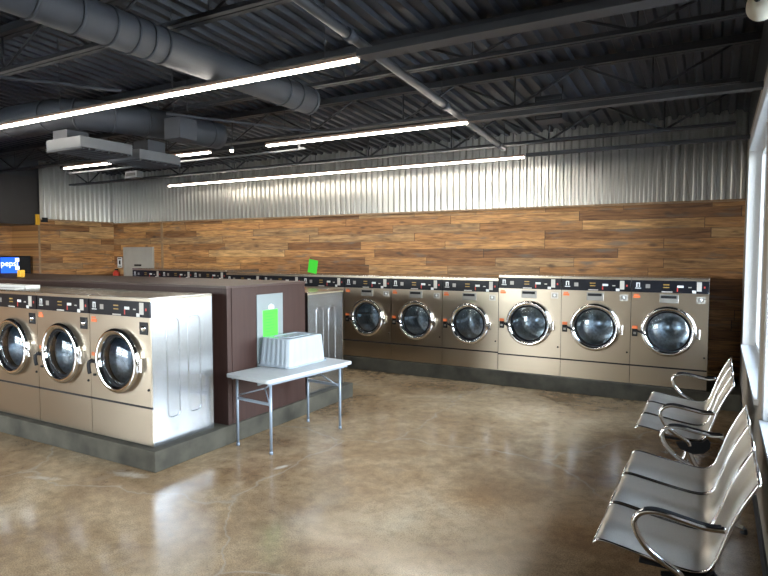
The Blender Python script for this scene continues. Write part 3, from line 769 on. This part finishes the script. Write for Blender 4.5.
def lamp(label, xa, xb, y, z, joints=()):
    t = thing('linear_lamp', label, 'ceiling light', (0, y, 0))
    obj('lamp_housing', B((xa, xb, -0.032, 0.032, z + 0.006, z + 0.033)), 'housing', t, bevel=0.003)
    cuts = [xa] + list(joints) + [xb]
    for a, b_ in zip(cuts[:-1], cuts[1:]):
        obj('lamp_diffuser', B((a + 0.008, b_ - 0.008, -0.022, 0.022, z - 0.014, z + 0.006)), 'lamp', t, bevel=0.006)
    for x in [xa + 0.3 + k * (xb - xa - 0.6) / max(1, int((xb - xa) / 1.6)) for k in range(int((xb - xa) / 1.6) + 1)]:
        bm = bmesh.new(); tube(bm, [(x, 0, z + 0.03), (x, 0, deck_z(y) + 0.02)], 0.004, 6); obj('hanger_rod', bm, 'joist', t)
lamp('long bright linear lamp nearest the camera, running off the left edge', -7.9, -2.33, 3.76, 3.30, (-4.66,))
lamp('middle linear lamp ending beside the ceiling pipe', -5.10, -2.352, 5.98, 3.27, (-4.75,))
lamp('linear lamp closest to the corrugated wall, the farthest and longest', -9.70, -2.43, 8.37, 3.25, (-6.7, -4.9))
lamp('short linear lamp at far left under the hanging grey air box', -9.30, -8.08, 5.93, 3.27)
lamp('short linear lamp right of the smaller hanging air box', -7.20, -6.09, 5.97, 3.27)

def strut(label, xa, xb, y, z, wd=0.05):
    tag(obj('ceiling_strut', B((xa, xb, y - wd, y + wd, z, z + 0.05)), 'strut', bevel=0.003), label, 'strut')
strut('dark grey strut carrying on from the nearest lamp to the window wall', -2.31, XR - 0.002, 3.76, 3.30, 0.07)
strut('dark grey strut carrying on from the middle lamp to the window wall', -2.33, XR - 0.002, 5.98, 3.27, 0.05)
strut('slim strut carrying on from the farthest lamp to the window wall', -2.41, XR - 0.002, 8.37, 3.25, 0.022)

# round spiral duct
def ring_duct(name, label, path, r, rings, caps=True):
    t = thing(name, label, 'duct')
    bm = bmesh.new(); tube(bm, path, r, 28); obj('duct_pipe', bm, 'duct', t)
    for (p, d) in rings:
        bm = bmesh.new(); d = Vector(d).normalized(); p = Vector(p); tube(bm, [p - d * 0.012, p + d * 0.012], r + 0.008, 28); obj('duct_band', bm, 'duct', t)
    return t
ring_duct('round_duct', 'long straight round duct running from the top left towards the back wall', [(-3.775, -3.0, 3.475), (-3.775, 5.12, 3.475)], 0.135,
          [((-3.775, y, 3.475), (0, 1, 0)) for y in (2.2, 2.5, 2.75, 2.93, 3.07, 3.2, 4.65, 4.85, 5.08)])
p = smooth_path([(-12.4, 4.06, 3.445), (-10.0, 4.06, 3.445), (-8.0, 4.06, 3.445), (-6.9, 4.06, 3.445), (-6.30, 4.20, 3.445), (-6.02, 4.65, 3.44), (-5.90, 5.2, 3.45), (-5.86, 5.9, 3.45)], 6)
ring_duct('round_duct', 'bent round duct from the left turning to the back wall over the air boxes', p, 0.170,
          [(p[i], p[min(i + 1, len(p) - 1)] - p[i - 1]) for i in (9, 15, 20, 24, 28, 32, 36, 40)])
def tub_box(label, x0, x1, y0, y1, z0, z1, cx, cy):
    t = thing('air_box', label, 'air diffuser', (0, 0, 0))
    bm = B((x0, x1, y0, y1, z0 + 0.02, z1))
    obj('diffuser_box', bm, 'diffuser', t, bevel=0.004)
    obj('grille', B(*[(x0 + 0.03, x1 - 0.03, y0 + 0.03 + k * (y1 - y0 - 0.08) / 7, y0 + 0.05 + k * (y1 - y0 - 0.08) / 7, z0, z0 + 0.02) for k in range(8)], (x0, x1, y0, y0 + .02, z0, z0 + .02), (x0, x1, y1 - .02, y1, z0, z0 + .02)), 'duct', t)
    obj('drop_duct', B((cx - 0.13, cx + 0.13, cy - 0.13, cy + 0.13, z1, 3.262)), 'duct', t)
tub_box('larger square grey air box hanging from the bent duct', -6.53, -5.92, 3.96, 4.60, 3.0, 3.135, -6.45, 4.20)
tub_box('smaller square grey air box hanging behind the larger one', -6.66, -6.05, 4.80, 5.42, 3.0, 3.135, -6.18, 5.05)
t = thing('duct_box', 'dark square duct box beside the bent duct', 'duct box')
obj('box_body', B((-5.62, -5.36, 4.80, 5.05, 3.20, 3.44)), 'duct', t, bevel=0.004)
for xx in (-5.60, -5.38):
    bm = bmesh.new(); tube(bm, [(xx, 4.925, 3.43), (xx, 4.925, 4.0)], 0.004, 6); obj('hanger_rod', bm, 'joist', t)
t = thing('ceiling_unit', 'dark square box unit hanging between joists above the farthest lamp end', 'box unit')
obj('unit_case', B((-1.95, -1.63, 7.10, 7.40, 3.46, 3.74)), 'joist', t, bevel=0.004)
obj('louvre', B(*[(-1.93, -1.65, 7.085, 7.10, 3.48 + 0.05 * k, 3.505 + 0.05 * k) for k in range(5)]), 'strut', t)
for xx in (-1.92, -1.66):
    bm = bmesh.new(); tube(bm, [(xx, 7.25, 3.73), (xx, 7.25, 3.87)], 0.006, 6); obj('hanger_rod', bm, 'joist', t)
# ceiling pipe running to the back
t = thing('ceiling_pipe', 'long dark pipe under the joists running past the lamp ends to the back wall', 'pipe')
a, b_ = Vector((-2.05, -1.0, 3.56)), Vector((-2.59, 7.92, 3.315))
bm = bmesh.new(); tube(bm, [a, b_], 0.036, 14); obj('pipe_run', bm, 'strut', t)
for f in (0.30, 0.52, 0.74, 0.97):
    q = a.lerp(b_, f); d = (b_ - a).normalized(); bm = bmesh.new(); tube(bm, [q - d * 0.05, q + d * 0.05], 0.046, 14); obj('pipe_coupling', bm, 'duct', t)
t = thing('conduit', 'thin pale conduit running just below the middle row of lamps', 'conduit')
bm = bmesh.new(); tube(bm, smooth_path([(-9.4, 6.03, 3.20), (-7, 6.05, 3.20), (-4.75, 6.08, 3.20), (-4.66, 6.08, 3.23), (-4.64, 6.08, 3.36)], 5), 0.014, 8); obj('conduit_pipe', bm, 'diffuser', t)
for xx in (-9.2, -7.3, -4.64):
    bm = bmesh.new(); tube(bm, [(xx, 6.04 if xx < -5 else 6.08, 3.21 if xx < -5 else 3.35), (xx, 6.04 if xx < -5 else 6.08, 3.94)], 0.004, 6); obj('hanger_rod', bm, 'joist', t)
for (pts, lab) in ((((-7.0, 2.4, 3.52), (-5.9, 3.0, 3.50), (-4.9, 3.7, 3.40)), 'curved pale conduit crossing in front of the left duct'),
                   (((-5.4, 4.65, 3.44), (-4.9, 5.4, 3.42), (-4.4, 6.1, 3.40), (-3.95, 6.2, 3.40)), 'pair-bent pale conduit behind the nearest lamp')):
    bm = bmesh.new(); tube(bm, smooth_path(pts, 6), 0.014, 8); tag(obj('conduit', bm, 'duct'), lab, 'conduit')
# small ceiling fittings
t = thing('spot_lamp', 'tiny bright round spot above the back row, left of the middle lamp', 'lamp', (-5.53, 5.80, 3.22))
bm = bmesh.new(); bmesh.ops.create_cone(bm, cap_ends=True, segments=14, radius1=0.03, radius2=0.02, depth=0.05, matrix=Matrix.Translation((0, 0, 0.03))); obj('spot_housing', bm, 'duct', t)
bm = bmesh.new(); bmesh.ops.create_uvsphere(bm, u_segments=12, v_segments=8, radius=0.022); obj('spot_bulb', bm, 'lamp', t)
bm = bmesh.new(); tube(bm, [(0, 0, 0.05), (0, 0, 0.72)], 0.004, 6); obj('hanger_rod', bm, 'joist', t)
t = thing('emergency_light_box', 'small grey box unit hanging from the far left joist', 'box unit', (-8.25, 6.43, 3.10))  # grey emergency light box on a rod, unlit, not a heater
obj('unit_case', B((-0.14, 0.14, -0.06, 0.06, 0, 0.11)), 'diffuser', t, bevel=0.006)
obj('unit_front', B((-0.11, 0.11, -0.066, -0.06, 0.03, 0.08)), 'blackp', t)
bm = bmesh.new(); tube(bm, [(0, 0, 0.11), (0, 0, 0.81)], 0.006, 6); obj('hanger_rod', bm, 'joist', t)
# dome camera on the window wall
t = thing('dome_camera', 'ivory dome camera on an arm high on the window wall at top right', 'camera', (0.15, 3.50, 3.09))
bm = bmesh.new()
for (r, z) in ():
    pass
bmesh.ops.create_uvsphere(bm, u_segments=24, v_segments=14, radius=0.068)
for v in bm.verts:
    if v.co.z > 0: v.co.z *= 1.5
for f in bm.faces: f.smooth = True
obj('camera_dome', bm, 'ivory', t)
bm = bmesh.new(); tube(bm, [(0, 0, 0.06), (0.0, 0, 0.14), (0.138, 0, 0.16)], 0.02, 10); obj('wall_arm', bm, 'ivory', t)
bm = bmesh.new(); bmesh.ops.create_uvsphere(bm, u_segments=12, v_segments=8, radius=0.018, matrix=Matrix.Translation((-0.02, -0.064, 0.02))); obj('camera_lens', bm, 'blackp', t)

# ------------------------------------------------------------------ things on the far left walls
t = thing('access_door', 'pale grey metal access door set in the far wood wall', 'access door', (0, 0, 0))
obj('door_leaf', B((-12.22, -11.28, YB - 0.04, YB - 0.002, 0.0, 2.0)), 'beigem', t, bevel=0.004)
obj('door_frame', B((-12.26, -12.22, YB - 0.05, YB - 0.002, 0, 2.04), (-11.28, -11.24, YB - 0.05, YB - 0.002, 0, 2.04), (-12.22, -11.28, YB - 0.05, YB - 0.002, 2.0, 2.04)), 'beigem', t)
obj('door_handle', B((-11.86, -11.64, YB - 0.06, YB - 0.041, 1.60, 1.64)), 'blackp', t)
t = thing('fire_extinguisher', 'small red fire extinguisher on the far wood wall beside the access door', 'fire extinguisher', (-12.49, YB - 0.08, 1.18))
bm = bmesh.new(); tube(bm, [(0, 0, 0), (0, 0, 0.02), (0, 0, 0.26), (0, 0, 0.31)], [0.06, 0.072, 0.072, 0.03], 16); obj('cylinder_body', bm, 'red', t)
obj('valve', B((-0.03, 0.06, -0.015, 0.015, 0.31, 0.35)), 'blackp', t)
s = tag(obj('wall_sign', B((-12.52, -12.36, YB - 0.012, YB - 0.001, 1.56, 1.80)), 'whitem'), 'small white sign with a black symbol above the fire extinguisher', 'sign')
obj('sign_symbol', B((-12.50, -12.38, YB - 0.014, YB - 0.012, 1.58, 1.60), (-12.50, -12.38, YB - 0.014, YB - 0.012, 1.76, 1.78), (-12.47, -12.41, YB - 0.014, YB - 0.012, 1.63, 1.73)), 'blackp', s)
t = thing('wall_fixture', 'small yellow box with black unit at the corner top of the left wood wall', 'wall box', (0, 0, 0))
obj('yellow_case', B((XL, XL + 0.05, 7.38, 7.45, 2.50, 2.72)), 'yellow', t, bevel=0.004)
obj('black_case', B((XL, XL + 0.06, 7.50, 7.62, 2.56, 2.66)), 'blackp', t, bevel=0.004)
# vending machine
t = thing('vending_machine', 'black drinks vending machine with a lit blue panel at far left', 'vending machine', (0, 0, 0))
vx = -12.9
obj('machine_body', B((vx - 0.72, vx, 6.62, 7.40, 0.0, 1.84)), 'blackp', t, bevel=0.01)
pan = obj('lit_panel', B((vx, vx + 0.012, 6.78, 7.14, 0.5, 1.81)), 'screen', t)
def text_obj(name, body, size, loc, rot, mat, parent, ext=0.002):
    cu = bpy.data.curves.new(name, 'FONT'); cu.body = body; cu.size = size; cu.extrude = ext; cu.align_x = 'CENTER'; cu.align_y = 'CENTER'
    to = bpy.data.objects.new(name, cu); COL.objects.link(to)
    dg = bpy.context.evaluated_depsgraph_get(); me = bpy.data.meshes.new_from_object(to.evaluated_get(dg))
    bpy.data.objects.remove(to); o = bpy.data.objects.new(name, me); COL.objects.link(o); o.data.materials.append(M[mat]); o.location = loc; o.rotation_euler = rot; o.parent = parent
    return o
text_obj('brand_lettering', 'pepsi', 0.17, (vx + 0.015, 6.95, 1.68), (math.pi / 2, 0, math.pi / 2), 'screenw', pan)
for zz in (1.55, 1.72): obj('selection_button', B((vx, vx + 0.014, 7.07, 7.15, zz, zz + 0.075)), 'screenw', t)
obj('coin_panel', B((vx, vx + 0.01, 7.22, 7.36, 0.9, 1.5)), 'fascia', t)
